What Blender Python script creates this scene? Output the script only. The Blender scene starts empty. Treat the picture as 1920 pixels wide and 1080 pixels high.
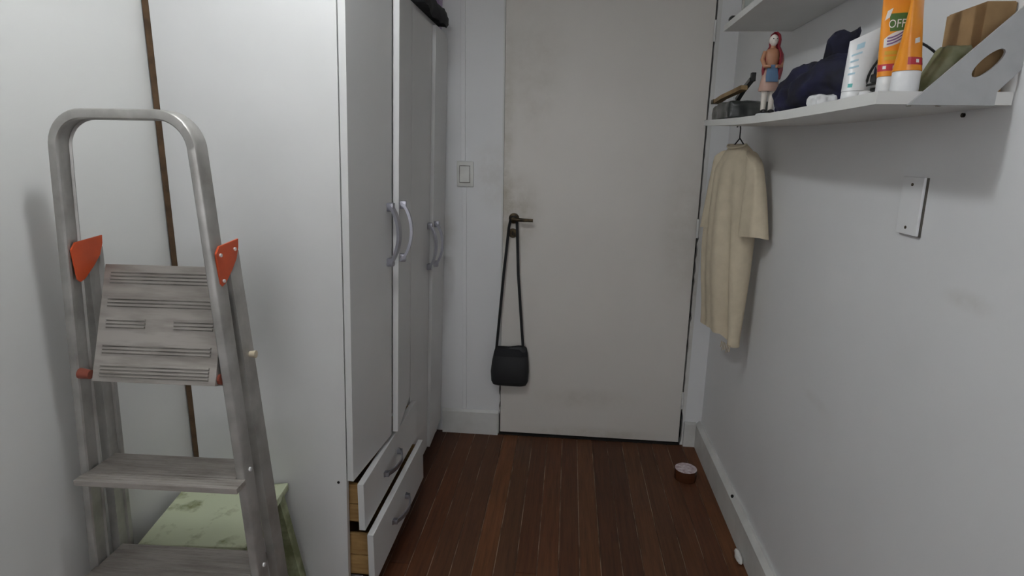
import bpy, bmesh, math, random
from mathutils import Vector, Matrix
random.seed(7)
S = bpy.context.scene
COL = S.collection

# ---------------------------------------------------------------- camera
FPX = 1106.0
cam_data = bpy.data.cameras.new('camera')
cam_data.sensor_width = 36.0
cam_data.lens = 36.0 * FPX / 1920.0
cam_data.clip_start = 0.02
cam = bpy.data.objects.new('camera', cam_data)
COL.objects.link(cam)
CAMH = 1.30


def _ray(x, y):
    return Vector(((x - 960.0) / FPX, -(y - 540.0) / FPX, -1.0)).normalized()


_dy = _ray(1070, 288)                 # where the room's depth lines meet
_dz = -_ray(875, 5355)                # where the plumb lines meet
_dz = (_dz - _dy * _dz.dot(_dy)).normalized()
_dx = _dy.cross(_dz)
_m = Matrix((_dx, _dy, _dz)).to_4x4()
_m.translation = (0, 0, CAMH)
cam.matrix_world = _m
S.camera = cam

# ---------------------------------------------------------------- world, exposure
W = bpy.data.worlds.new('world')
S.world = W
W.use_nodes = True
W.node_tree.nodes['Background'].inputs[0].default_value = (0.97, 0.975, 1.0, 1)
W.node_tree.nodes['Background'].inputs[1].default_value = 4.2
S.view_settings.view_transform = 'Standard'
S.view_settings.look = 'None'
S.view_settings.gamma = 1.0
S.view_settings.use_curve_mapping = False
S.view_settings.exposure = 0.0
BULB = (-0.45, 0.97, 2.04)
BULB_R = 0.05
BULB_STRENGTH = 125.0

# ---------------------------------------------------------------- room measures (metres)
XL, XR = -1.016, 0.64
YB, YF = 2.56, -1.30
ZC = 2.45
DX0, DX1 = -0.288, 0.545          # door opening


# ---------------------------------------------------------------- materials
def new_mat(name):
    m = bpy.data.materials.new(name)
    m.use_nodes = True
    nt = m.node_tree
    b = nt.nodes['Principled BSDF']
    return m, nt, b


def noise(nt, scale, detail=3.0, rough=0.55, coord='Object', stretch=None):
    tc = nt.nodes.new('ShaderNodeTexCoord')
    n = nt.nodes.new('ShaderNodeTexNoise')
    n.inputs['Scale'].default_value = scale
    n.inputs['Detail'].default_value = detail
    n.inputs['Roughness'].default_value = rough
    if stretch:
        mp = nt.nodes.new('ShaderNodeMapping')
        mp.inputs['Scale'].default_value = stretch
        nt.links.new(tc.outputs[coord], mp.inputs['Vector'])
        nt.links.new(mp.outputs[0], n.inputs['Vector'])
    else:
        nt.links.new(tc.outputs[coord], n.inputs['Vector'])
    return n.outputs['Fac']


def ramp(nt, fac, stops):
    r = nt.nodes.new('ShaderNodeValToRGB')
    el = r.color_ramp.elements
    while len(el) < len(stops):
        el.new(0.5)
    for e, (p, c) in zip(el, stops):
        e.position = p
        e.color = (c[0], c[1], c[2], 1)
    nt.links.new(fac, r.inputs['Fac'])
    return r.outputs['Color']


def mixc(nt, fac, a, b):
    m = nt.nodes.new('ShaderNodeMix')
    m.data_type = 'RGBA'
    for sock, v in ((m.inputs[0], fac), (m.inputs[6], a), (m.inputs[7], b)):
        if hasattr(v, 'links') or hasattr(v, 'is_linked'):
            nt.links.new(v, sock)
        else:
            sock.default_value = v if isinstance(v, (int, float)) else (v[0], v[1], v[2], 1)
    return m.outputs[2]


def bump(nt, b, fac, strength=0.1, dist=0.002):
    n = nt.nodes.new('ShaderNodeBump')
    n.inputs['Strength'].default_value = strength
    n.inputs['Distance'].default_value = dist
    nt.links.new(fac, n.inputs['Height'])
    nt.links.new(n.outputs[0], b.inputs['Normal'])


def mottled(name, c1, c2, scale=6.0, rough=0.6, metal=0.0, stretch=None, lo=0.35, hi=0.65,
            bmp=0.0, detail=4.0, bscale=None):
    m, nt, b = new_mat(name)
    f = noise(nt, scale, detail, stretch=stretch)
    nt.links.new(ramp(nt, f, [(lo, c1), (hi, c2)]), b.inputs['Base Color'])
    b.inputs['Roughness'].default_value = rough
    b.inputs['Metallic'].default_value = metal
    if bmp:
        bump(nt, b, noise(nt, bscale or scale * 4, 3.0), bmp)
    return m


def plain(name, c, rough=0.5, metal=0.0):
    c2 = tuple(v * 0.86 for v in c)
    return mottled(name, c2, c, 18.0, rough, metal)


def stained_paint(name, base, dirt, spots=(), rough=0.55, amount=0.5):
    """painted surface with faint grime; spots = ((x,y,z), radius) of hand-grime patches"""
    m, nt, b = new_mat(name)
    f = noise(nt, 1.6, 5.0)
    col = ramp(nt, f, [(0.35, tuple(v * 0.955 for v in base)), (0.6, base)])
    f2 = noise(nt, 9.0, 6.0, 0.7)
    tc = nt.nodes.new('ShaderNodeTexCoord')
    for pos, sc, amt in spots:
        mp = nt.nodes.new('ShaderNodeMapping')
        mp.inputs['Location'].default_value = tuple(-p * s for p, s in zip(pos, sc))
        mp.inputs['Scale'].default_value = sc
        nt.links.new(tc.outputs['Object'], mp.inputs['Vector'])
        ln = nt.nodes.new('ShaderNodeVectorMath')
        ln.operation = 'LENGTH'
        nt.links.new(mp.outputs[0], ln.inputs[0])
        ma = nt.nodes.new('ShaderNodeMapRange')
        ma.interpolation_type = 'SMOOTHSTEP'
        ma.inputs['From Min'].default_value = 1.0
        ma.inputs['From Max'].default_value = 0.1
        ma.inputs['To Min'].default_value = 0.0
        ma.inputs['To Max'].default_value = amt
        nt.links.new(ln.outputs['Value'], ma.inputs['Value'])
        mu = nt.nodes.new('ShaderNodeMath')
        mu.operation = 'MULTIPLY'
        nt.links.new(ma.outputs[0], mu.inputs[0])
        mr = nt.nodes.new('ShaderNodeMapRange')
        mr.inputs['From Min'].default_value = 0.3
        mr.inputs['From Max'].default_value = 0.65
        nt.links.new(f2, mr.inputs['Value'])
        nt.links.new(mr.outputs[0], mu.inputs[1])
        col = mixc(nt, mu.outputs[0], col, dirt)
    nt.links.new(col, b.inputs['Base Color'])
    b.inputs['Roughness'].default_value = rough
    bump(nt, b, noise(nt, 35.0, 4.0), 0.12, 0.001)
    return m


M = {}
M['wall'] = stained_paint('wall_paint', (0.80, 0.805, 0.815), (0.45, 0.41, 0.34),
                          [((-0.33, 2.56, 1.2), (9, 1, 5), 0.35), ((-0.54, 2.56, 0.95), (14, 1, 4), 0.4),
                           ((0.64, 0.98, 1.08), (1, 12, 40), 0.3), ((0.64, 1.45, 0.7), (1, 10, 40), 0.2)])
M['wall_left'] = stained_paint('wall_paint_dimmed', (0.70, 0.70, 0.685), (0.5, 0.46, 0.38), [])  # wall paint darkened to offset the strong lamp light on this wall
M['ceiling'] = mottled('ceiling_paint', (0.80, 0.80, 0.78), (0.84, 0.84, 0.82), 2.0, 0.8)
M['door'] = stained_paint('door_paint', (0.73, 0.70, 0.66), (0.30, 0.25, 0.16),   # spots in the leaf's own coordinates
                          [((-0.375, 0, 1.04), (6, 1, 4), 0.5), ((-0.29, 0, 1.62), (6, 1, 2.2), 0.20),
                           ((-0.405, 0, 1.25), (18, 1, 1.3), 0.4), ((0.37, 0, 1.0), (7, 1, 2.0), 0.22),
                           ((-0.03, 0, 0.2), (3, 1, 14), 0.22), ((0.0, 0, 0.03), (2.2, 1, 22), 0.35)], 0.5)
M['trim'] = stained_paint('trim_paint', (0.72, 0.72, 0.705), (0.35, 0.3, 0.22),
                          [((0.55, 2.55, 0.75), (30, 1, 1.2), 0.5)], 0.5)
M['base'] = mottled('baseboard_paint', (0.60, 0.60, 0.58), (0.72, 0.72, 0.70), 7.0, 0.45, bmp=0.1)
M['dark'] = plain('gap_shade_black', (0.012, 0.010, 0.008), 0.9)  # near-black colour painted in for the shade inside gaps and holes
M['laminate'] = mottled('white_laminate', (0.635, 0.635, 0.632), (0.68, 0.68, 0.677), 2.5, 0.38)
M['edge'] = plain('laminate_edge', (0.8, 0.8, 0.78), 0.45)
M['hardboard'] = mottled('brown_hardboard', (0.06, 0.032, 0.014), (0.11, 0.062, 0.028), 30, 0.8)
M['rawwood'] = mottled('raw_drawer_wood', (0.30, 0.17, 0.06), (0.42, 0.26, 0.10), 12, 0.7, stretch=(1, 1, 8))
M['chrome'] = plain('satin_chrome', (0.42, 0.42, 0.47), 0.36, 0.9)
M['alu'] = mottled('worn_aluminium', (0.32, 0.31, 0.29), (0.47, 0.46, 0.44), 14, 0.42, 0.55, bmp=0.08, lo=0.3, hi=0.62)
M['alu_dirty'] = mottled('dirty_aluminium', (0.29, 0.265, 0.24), (0.43, 0.40, 0.37), 9, 0.5, 0.4, stretch=(1, 6, 6), lo=0.3, hi=0.6)
M['orange'] = plain('orange_plastic', (0.62, 0.085, 0.02), 0.4)
M['redpin'] = plain('red_brown_plastic', (0.26, 0.06, 0.035), 0.45)
M['rubber'] = plain('black_rubber', (0.02, 0.02, 0.02), 0.8)
M['beige'] = plain('beige_plastic', (0.62, 0.54, 0.4), 0.5)
M['rivet'] = plain('bright_rivet', (0.8, 0.8, 0.8), 0.35, 0.2)
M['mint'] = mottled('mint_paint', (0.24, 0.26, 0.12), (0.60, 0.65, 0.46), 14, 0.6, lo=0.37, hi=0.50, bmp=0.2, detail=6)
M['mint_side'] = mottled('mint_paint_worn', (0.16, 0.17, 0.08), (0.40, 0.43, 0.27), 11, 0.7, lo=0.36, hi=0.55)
M['black_cloth'] = plain('black_cloth', (0.012, 0.012, 0.014), 0.85)
M['black_bag'] = plain('black_nylon', (0.018, 0.019, 0.021), 0.6)
M['black_plastic'] = plain('black_plastic', (0.012, 0.012, 0.013), 0.4)
M['lilac'] = plain('lilac_plastic', (0.30, 0.22, 0.36), 0.35)
M['navy'] = mottled('navy_cloth', (0.004, 0.004, 0.010), (0.012, 0.013, 0.060), 12, 0.8)
M['shirt'] = mottled('beige_cotton', (0.60, 0.52, 0.385), (0.66, 0.575, 0.43), 30, 0.9, bmp=0.15, bscale=500)
M['switch'] = plain('switch_plastic', (0.70, 0.70, 0.67), 0.35)
M['brass'] = mottled('dark_brass', (0.02, 0.015, 0.01), (0.10, 0.07, 0.035), 60, 0.45, 0.7)
M['shelf'] = mottled('shelf_laminate', (0.70, 0.70, 0.68), (0.77, 0.77, 0.75), 4, 0.45)
M['bracket'] = mottled('bracket_paint', (0.40, 0.41, 0.415), (0.47, 0.48, 0.485), 15, 0.45)
M['white_plastic'] = plain('white_plastic', (0.82, 0.83, 0.84), 0.35)
M['teal'] = plain('teal_print', (0.08, 0.42, 0.40), 0.5)
M['pale_blue'] = plain('pale_blue_print', (0.42, 0.62, 0.72), 0.5)
M['tube_orange'] = mottled('tube_orange', (0.78, 0.24, 0.01), (0.92, 0.38, 0.02), 9, 0.32)
M['tube_red'] = plain('tube_red', (0.55, 0.03, 0.05), 0.4)
M['tube_green'] = plain('tube_green', (0.07, 0.16, 0.03), 0.4)
M['tube_yellow'] = plain('tube_yellow', (0.75, 0.42, 0.02), 0.4)
M['print_white'] = plain('print_white', (0.85, 0.83, 0.8), 0.4)
M['print_purple'] = plain('print_purple', (0.22, 0.12, 0.3), 0.5)
M['card'] = mottled('cardboard', (0.27, 0.165, 0.075), (0.36, 0.23, 0.11), 20, 0.8)
M['olive'] = mottled('olive_plastic', (0.12, 0.125, 0.05), (0.36, 0.37, 0.25), 14, 0.45)
M['grey_pouch'] = mottled('dark_grey_vinyl', (0.025, 0.027, 0.027), (0.07, 0.075, 0.07), 25, 0.3)
M['stick'] = mottled('brush_wood', (0.18, 0.11, 0.05), (0.34, 0.23, 0.11), 20, 0.6, stretch=(8, 1, 1))
M['grey_box'] = plain('grey_card', (0.30, 0.28, 0.24), 0.7)
M['skin'] = plain('painted_skin', (0.72, 0.66, 0.60), 0.5)
M['fig_red'] = plain('figurine_red', (0.30, 0.02, 0.035), 0.45)
M['fig_tan'] = plain('figurine_tan', (0.42, 0.20, 0.11), 0.5)
M['fig_blue'] = plain('figurine_blue', (0.10, 0.18, 0.30), 0.5)
M['fig_pink'] = plain('figurine_pink', (0.48, 0.30, 0.24), 0.5)
M['tape'] = plain('brown_tape', (0.09, 0.03, 0.012), 0.25)
M['tape_label'] = mottled('tape_label', (0.42, 0.30, 0.32), (0.75, 0.68, 0.70), 70, 0.5)
M['paper'] = plain('white_paper', (0.8, 0.79, 0.76), 0.8)
mshade, nt_, b_ = new_mat('opal_shade')
b_.inputs['Base Color'].default_value = (0.85, 0.84, 0.8, 1)
tl_ = nt_.nodes.new('ShaderNodeBsdfTranslucent')
tl_.inputs['Color'].default_value = (0.85, 0.84, 0.8, 1)
ms_ = nt_.nodes.new('ShaderNodeMixShader')
ms_.inputs[0].default_value = 0.5
nt_.links.new(b_.outputs[0], ms_.inputs[1])
nt_.links.new(tl_.outputs[0], ms_.inputs[2])
nt_.links.new(ms_.outputs[0], nt_.nodes['Material Output'].inputs['Surface'])
M['shade'] = mshade
M['grime'] = plain('grimy_edge', (0.10, 0.09, 0.075), 0.8)
M['groove'] = mottled('groove_shade', (0.13, 0.12, 0.105), (0.30, 0.285, 0.26), 18, 0.8)  # dark grimy tone that paints in shade between ribs and round the rocker
M['hem'] = plain('beige_thread', (0.55, 0.46, 0.33), 0.9)


def floor_mat():
    m, nt, b = new_mat('plank_wood')
    oi = nt.nodes.new('ShaderNodeObjectInfo')
    base = ramp(nt, oi.outputs['Random'], [(0.0, (0.075, 0.028, 0.013)), (0.35, (0.125, 0.041, 0.015)),
                                           (0.7, (0.090, 0.038, 0.018)), (1.0, (0.175, 0.062, 0.022))])
    g = noise(nt, 5.0, 6.0, 0.7, stretch=(16, 0.8, 1))
    dark = ramp(nt, g, [(0.3, (0.5, 0.5, 0.5)), (0.62, (1.1, 1.1, 1.1))])
    mu = nt.nodes.new('ShaderNodeMix')
    mu.data_type = 'RGBA'
    mu.blend_type = 'MULTIPLY'
    mu.inputs[0].default_value = 1.0
    nt.links.new(base, mu.inputs[6])
    nt.links.new(dark, mu.inputs[7])
    worn = noise(nt, 2.4, 5.0, 0.65)
    wf = ramp(nt, worn, [(0.45, (0, 0, 0)), (0.8, (0.3, 0.3, 0.3))])
    col = mixc(nt, wf, mu.outputs[2], (0.13, 0.075, 0.045))
    nt.links.new(col, b.inputs['Base Color'])
    rr = ramp(nt, worn, [(0.3, (0.42, 0.42, 0.42)), (0.7, (0.62, 0.62, 0.62))])
    nt.links.new(rr, b.inputs['Roughness'])
    b.inputs['Specular IOR Level'].default_value = 0.3
    bump(nt, b, g, 0.15, 0.001)
    return m


M['plank'] = floor_mat()
M['dust'] = mottled('dusty_joint', (0.10, 0.06, 0.035), (0.36, 0.26, 0.18), 7, 0.9, lo=0.42, hi=0.6)
mb, nt_, b_ = new_mat('bulb_glow')
b_.inputs['Base Color'].default_value = (1, 1, 1, 1)
b_.inputs['Emission Color'].default_value = (0.93, 0.97, 1.0, 1)
b_.inputs['Emission Strength'].default_value = BULB_STRENGTH
M['bulb'] = mb
mg, nt_, b_ = new_mat('clear_glass')
b_.inputs['Transmission Weight'].default_value = 1.0
b_.inputs['Roughness'].default_value = 0.05
b_.inputs['Base Color'].default_value = (0.9, 0.93, 0.9, 1)
M['glass'] = mg
mp_, nt_, b_ = new_mat('fill_window_pane')
tr_ = nt_.nodes.new('ShaderNodeBsdfTransparent')
gl_ = nt_.nodes.new('ShaderNodeBsdfGlossy')
gl_.inputs['Roughness'].default_value = 0.02
ms_ = nt_.nodes.new('ShaderNodeMixShader')
ms_.inputs[0].default_value = 0.06
nt_.links.new(tr_.outputs[0], ms_.inputs[1])
nt_.links.new(gl_.outputs[0], ms_.inputs[2])
nt_.links.new(ms_.outputs[0], nt_.nodes['Material Output'].inputs['Surface'])
M['pane'] = mp_


# ---------------------------------------------------------------- mesh helpers (world coordinates)
def ident(p):
    return p


class MB:
    def __init__(self, f=None):
        self.bm = bmesh.new()
        self.f = f

    def box(self, x0, x1, y0, y1, z0, z1, bev=0.0, f=None):
        bm = bmesh.new()
        bmesh.ops.create_cube(bm, size=1.0)
        for v in bm.verts:
            v.co = Vector(((x0 + x1) / 2 + v.co.x * (x1 - x0), (y0 + y1) / 2 + v.co.y * (y1 - y0),
                           (z0 + z1) / 2 + v.co.z * (z1 - z0)))
        if bev:
            bmesh.ops.bevel(bm, geom=bm.edges[:], offset=bev, segments=2, affect='EDGES', profile=0.6)
        self._add(bm, f)
        return self

    def _add(self, bm, f=None):
        if f:
            for v in bm.verts:
                v.co = Vector(f(v.co))
        me = bpy.data.meshes.new('tmp')
        bm.to_mesh(me)
        bm.free()
        self.bm.from_mesh(me)
        bpy.data.meshes.remove(me)

    def rings(self, rings, close=True, caps=True, f=None):
        """loft a list of equally long closed rings of points"""
        bm = bmesh.new()
        vs = [[bm.verts.new(Vector(p)) for p in r] for r in rings]
        n = len(rings[0])
        for i in range(len(vs) - 1):
            for j in range(n if close else n - 1):
                k = (j + 1) % n
                bm.faces.new((vs[i][j], vs[i][k], vs[i + 1][k], vs[i + 1][j]))
        if caps and close:
            bm.faces.new(vs[0][::-1])
            bm.faces.new(vs[-1])
        bmesh.ops.recalc_face_normals(bm, faces=bm.faces[:])
        self._add(bm, f)
        return self

    def tube(self, pts, r, seg=8, f=None):
        pts = [Vector(p) for p in pts]
        rr = r if isinstance(r, (list, tuple)) else [r] * len(pts)
        rings = []
        up = None
        for i, p in enumerate(pts):
            t = (pts[min(i + 1, len(pts) - 1)] - pts[max(i - 1, 0)]).normalized()
            if up is None:
                up = Vector((0, 0, 1)) if abs(t.z) < 0.9 else Vector((1, 0, 0))
            s = t.cross(up).normalized()
            up = s.cross(t).normalized()
            rings.append([p + (s * math.cos(a) + up * math.sin(a)) * rr[i]
                          for a in [2 * math.pi * k / seg for k in range(seg)]])
        return self.rings(rings, f=f)

    def band(self, pts, side, w, t, f=None):
        """flat strap: path pts, width vector direction `side`, width w, thickness t"""
        pts = [Vector(p) for p in pts]
        side = Vector(side).normalized()
        rings = []
        for i, p in enumerate(pts):
            d = (pts[min(i + 1, len(pts) - 1)] - pts[max(i - 1, 0)]).normalized()
            nrm = d.cross(side).normalized()
            rings.append([p + side * w / 2 + nrm * t / 2, p - side * w / 2 + nrm * t / 2,
                          p - side * w / 2 - nrm * t / 2, p + side * w / 2 - nrm * t / 2])
        return self.rings(rings, f=f)

    def lathe(self, prof, c=(0, 0, 0), seg=24, f=None):
        c = Vector(c)
        rings = [[c + Vector((r * math.cos(2 * math.pi * k / seg), r * math.sin(2 * math.pi * k / seg), z))
                  for k in range(seg)] for r, z in prof]
        return self.rings(rings, f=f)

    def prism(self, poly, a, b, axis='y', bev=0.0, f=None):
        """extrude a 2-D polygon between a and b on an axis: y -> poly in (x,z), x -> (y,z), z -> (x,y)"""
        def P(u, v, w):
            return {'y': (u, w, v), 'x': (w, u, v), 'z': (u, v, w)}[axis]
        bm = bmesh.new()
        A = [bm.verts.new(P(u, v, a)) for u, v in poly]
        B = [bm.verts.new(P(u, v, b)) for u, v in poly]
        n = len(poly)
        bm.faces.new(A)
        bm.faces.new(B[::-1])
        for i in range(n):
            j = (i + 1) % n
            bm.faces.new((A[i], B[i], B[j], A[j]))
        bmesh.ops.recalc_face_normals(bm, faces=bm.faces[:])
        if bev:
            bmesh.ops.bevel(bm, geom=bm.edges[:], offset=bev, segments=2, affect='EDGES', profile=0.6)
        self._add(bm, f)
        return self

    def ball(self, c, r, f=None, sub=2):
        bm = bmesh.new()
        bmesh.ops.create_icosphere(bm, subdivisions=sub, radius=1.0)
        rv = r if isinstance(r, (list, tuple)) else (r, r, r)
        for v in bm.verts:
            v.co = Vector((c[0] + v.co.x * rv[0], c[1] + v.co.y * rv[1], c[2] + v.co.z * rv[2]))
        self._add(bm, f)
        return self

    def build(self, name, mat, parent=None, smooth=None, mats=None):
        bm = self.bm
        if self.f:
            for v in bm.verts:
                v.co = Vector(self.f(v.co))
        bmesh.ops.recalc_face_normals(bm, faces=bm.faces[:])
        org = parent.get('_org') if parent is not None else None
        if org is not None:
            o3 = Vector(org)
            for v in bm.verts:
                v.co -= o3
        me = bpy.data.meshes.new(name)
        bm.to_mesh(me)
        bm.free()
        me.materials.append(mat)
        o = bpy.data.objects.new(name, me)
        COL.objects.link(o)
        if parent is not None:
            o.parent = parent
            o['_org'] = tuple(org)
        else:
            o['_org'] = (0.0, 0.0, 0.0)
        if smooth is not None:
            for p in me.polygons:
                p.use_smooth = True
            me.set_sharp_from_angle(angle=math.radians(smooth))
        return o


def tag(o, label, cat, group=None):
    o['label'] = label
    o['category'] = cat
    if group:
        o['group'] = group
    return o


def thing(name, label, cat, loc, group=None):
    o = bpy.data.objects.new(name, None)
    COL.objects.link(o)
    o.empty_display_size = 0.05
    o.location = loc
    o['_org'] = tuple(float(v) for v in loc)
    return tag(o, label, cat, group)


def struct(o, label=None):
    o['kind'] = 'structure'
    if label:
        o['label'] = label
    return o


def blob(c, r, amp, seed, flat=None, sub=3, f=None):
    """lumpy closed shape"""
    rnd = random.Random(seed)
    waves = [(Vector((rnd.uniform(-1, 1), rnd.uniform(-1, 1), rnd.uniform(-1, 1))) * rnd.uniform(2, 6),
              rnd.uniform(0, 6.28), rnd.uniform(0.4, 1.0)) for _ in range(8)]
    bm = bmesh.new()
    bmesh.ops.create_icosphere(bm, subdivisions=sub, radius=1.0)
    for v in bm.verts:
        d = sum(a * math.sin(v.co.dot(k) + p) for k, p, a in waves) / 8
        q = v.co * (1 + amp * d * 2)
        v.co = Vector((c[0] + q.x * r[0], c[1] + q.y * r[1], c[2] + q.z * r[2]))
        if flat is not None and v.co.z < flat:
            v.co.z = flat
    m = MB()
    m._add(bm, f)
    return m


def wrinkle(o, amp, scale, seed=0.0, lock_z=None):
    from mathutils import noise as mn
    me = o.data
    co = []
    for v in me.vertices:
        p = Vector(v.co) * scale + Vector((seed, seed * 0.7, -seed))
        r = 1.0 - abs(mn.noise(p)) * 2.2 + 0.5 * mn.noise(p * 2.3)
        co.append(Vector(v.co) + v.normal * amp * r)
    for v, c_ in zip(me.vertices, co):
        if lock_z is not None and c_.z < lock_z:
            c_.z = lock_z
        v.co = c_
    return o


def dense(m, cuts=2):
    bmesh.ops.subdivide_edges(m.bm, edges=m.bm.edges[:], cuts=cuts, use_grid_fill=True, smooth=0.3)
    return m


# ---------------------------------------------------------------- setting
fl = struct(MB().box(XL, XR, YF, YB + 0.08, -0.06, -0.0035).build('floor', M['dust']),
            'dark reddish-brown narrow plank floor')
PW = 0.0685
k = 0
x = XL
rnd = random.Random(3)
plank_mesh = {}
while x < XR - 0.005:
    x1 = min(x + PW, XR)
    y = YF
    cuts = [YF, YB + 0.02]
    if rnd.random() < 0.55:
        cuts.insert(1, rnd.choice([-0.6, -0.2, 0.15, 0.5, 1.62]))
    for a, b in zip(cuts[:-1], cuts[1:]):
        MB().box(x + 0.0014, x1 - 0.0014, a + 0.001, b - 0.001, -0.02, 0.0, 0.0008).build('plank', M['plank'], fl)
    x = x1

struct(MB().box(XL - 0.12, XL, YF, YB + 0.12, -0.06, ZC).build('wall_left', M['wall_left']))
struct(MB().box(XR, XR + 0.12, YF, YB + 0.12, -0.06, ZC).build('wall_right', M['wall']))
wb = MB()
wb.box(XL, DX0 - 0.002, YB, YB + 0.12, -0.06, ZC)
wb.box(DX0 - 0.002, DX1 + 0.02, YB, YB + 0.12, 2.10, ZC)
wb.box(DX1 + 0.02, XR, YB, YB + 0.12, -0.06, ZC)
wb.box(DX0 - 0.002, DX1 + 0.02, YB + 0.075, YB + 0.12, -0.06, 2.10)
struct(wb.build('wall_back', M['wall']))
WX0, WX1, WZ0, WZ1 = -0.70, 0.40, 0.95, 2.05          # unseen window added behind the camera to let in fill light
wf_ = MB()
wf_.box(XL - 0.12, WX0, YF - 0.12, YF, -0.06, ZC)
wf_.box(WX1, XR + 0.12, YF - 0.12, YF, -0.06, ZC)
wf_.box(WX0, WX1, YF - 0.12, YF, -0.06, WZ0)
wf_.box(WX0, WX1, YF - 0.12, YF, WZ1, ZC)
struct(wf_.build('wall_front', M['wall']))
win = struct(thing('fill_window', 'white framed two-pane window added for fill light, unseen behind the viewer', 'window', (-0.15, YF - 0.06, WZ0)))
del win['category']
wfm = MB()
wfm.box(WX0, WX0 + 0.04, YF - 0.085, YF - 0.035, WZ0, WZ1, 0.002)
wfm.box(WX1 - 0.04, WX1, YF - 0.085, YF - 0.035, WZ0, WZ1, 0.002)
wfm.box(WX0 + 0.04, WX1 - 0.04, YF - 0.085, YF - 0.035, WZ0, WZ0 + 0.04, 0.002)
wfm.box(WX0 + 0.04, WX1 - 0.04, YF - 0.085, YF - 0.035, WZ1 - 0.04, WZ1, 0.002)
wfm.box(-0.17, -0.13, YF - 0.085, YF - 0.035, WZ0 + 0.04, WZ1 - 0.04, 0.002)
wfm.build('fill_window_frame', M['base'], win)
for a, b in ((WX0 + 0.04, -0.17), (-0.13, WX1 - 0.04)):
    MB().box(a, b, YF - 0.062, YF - 0.058, WZ0 + 0.04, WZ1 - 0.04).build('pane', M['pane'], win)
MB().box(WX0, WX1, YF - 0.035, YF + 0.03, WZ0 - 0.02, WZ0, 0.003).build('fill_window_sill', M['base'], win)
struct(MB().box(XL - 0.12, XR + 0.12, YF - 0.12, YB + 0.12, ZC, ZC + 0.1).build('ceiling', M['ceiling']))

# baseboards
prof = [(0, 0), (0, 0.118), (0.010, 0.122), (0.024, 0.106), (0.026, 0.0)]
br = MB().prism([(XR - d, z) for d, z in prof], YF, YB, 'y')
br = struct(br.build('baseboard_right', M['base']))
MB().ball((XR - 0.017, 1.96, 0.1145), (0.006, 0.008, 0.006)).build('nail_hole', M['dark'], br)
struct(MB().prism([(YB - d, z) for d, z in [(0, 0), (0, 0.115), (0.008, 0.118), (0.018, 0.108), (0.02, 0)]],
                  -0.556, DX0 - 0.004, 'x').build('baseboard_back', M['base']))
struct(MB().prism([(YB - d, z) for d, z in [(0, 0), (0, 0.115), (0.008, 0.118), (0.018, 0.108), (0.02, 0)]],
                  DX1 + 0.018, XR - 0.026, 'x').build('baseboard_back', M['base']))

# chipped right jamb and dark gap
tr = MB()
pts_l = []
n = 90
rr = random.Random(11)
for i in range(n + 1):
    z = 2.1 * i / n
    g = DX1 + 0.006 + 0.0012 * rr.uniform(-1, 1)
    if 0.02 < z < 0.16:
        g += 0.006
    if 0.45 < z < 1.0 and rr.random() < 0.3:
        g += rr.uniform(0.002, 0.006)
    pts_l.append((g, z))
poly = pts_l + [(DX1 + 0.022, 2.1), (DX1 + 0.022, 0.0)]
tr.prism(poly, YB - 0.003, YB + 0.08, 'y')
struct(tr.build('trim_1', M['trim']), 'chipped white right jamb of the door')
poly = [(DX0 - 0.002, 0.0), (DX0 - 0.002, 2.1)]
for i in range(n, -1, -1):
    z = 2.1 * i / n
    poly.append((DX0 + 0.0035 - (-0.001 if (z > 0.27 or (z > 0.1 and rr.random() < 0.35)) else 0.005), z))
struct(MB().prism(poly, YB - 0.001, YB + 0.08, 'y').build('trim_2', M['trim']), 'white left jamb of the door')
struct(MB().box(DX0 + 0.001, DX1 + 0.004, YB - 0.012, YB + 0.07, -0.003, 0.004).build('gap_shade_bottom', M['dark']),  # black strip painted in for the shaded gap under the door
       'black strip painted as gap shade under the door')

struct(MB().box(DX1 - 0.004, DX1 + 0.019, YB + 0.032, YB + 0.074, 0.0, 2.1).build('gap_shade_right', M['dark']), 'black strip painted as gap shade behind the right edge of the door')  # black box that paints in the shade of the door gap
struct(MB().box(DX0 - 0.001, DX0 + 0.012, YB + 0.032, YB + 0.074, 0.0, 2.1).build('gap_shade_left', M['dark']), 'black strip painted as gap shade behind the left edge of the door')  # gap shade painted in on the left side too
door = struct(thing('door_1', 'flush cream-grey painted door with a dark lever handle', 'door', (0.13, YB, 0.0)))
del door['category']
MB().box(DX0 + 0.006, DX1 - 0.0015, YB - 0.006, YB + 0.03, 0.013, 2.095, 0.0015).build('leaf', M['door'], door)
HX, HZ, HY = -0.234, 1.022, YB - 0.006


def ylathe(cx, cz, y0):
    return lambda p: (cx + p[0], y0 - p[2], cz + p[1])


hb = MB().lathe([(0.0001, 0), (0.023, 0), (0.022, 0.007), (0.012, 0.010), (0.009, 0.012), (0.009, 0.045), (0.0001, 0.047)],
                seg=20, f=ylathe(HX, HZ, HY))
hd = hb.build('handle', M['brass'], door, 40)
MB().tube([(HX, HY - 0.040, HZ), (HX + 0.03, HY - 0.044, HZ - 0.002), (HX + 0.085, HY - 0.044, HZ - 0.003)],
          [0.009, 0.008, 0.007], 10).build('lever', M['brass'], hd, 40)
kp = MB().lathe([(0.0001, 0), (0.021, 0), (0.019, 0.006), (0.0001, 0.007)], seg=20,
                f=ylathe(HX - 0.004, 0.957, HY)).build('keyhole_plate', M['brass'], door, 40)
MB().box(HX - 0.007, HX - 0.001, HY - 0.0085, HY - 0.006, 0.948, 0.966).build('keyhole', M['dark'], kp)
for hz in (0.22, 1.0, 1.78):
    MB().tube([(DX1 + 0.001, YB - 0.008, hz - 0.04), (DX1 + 0.001, YB - 0.008, hz + 0.04)], 0.005, 8).build('hinge', M['trim'], door, 40)

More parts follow.
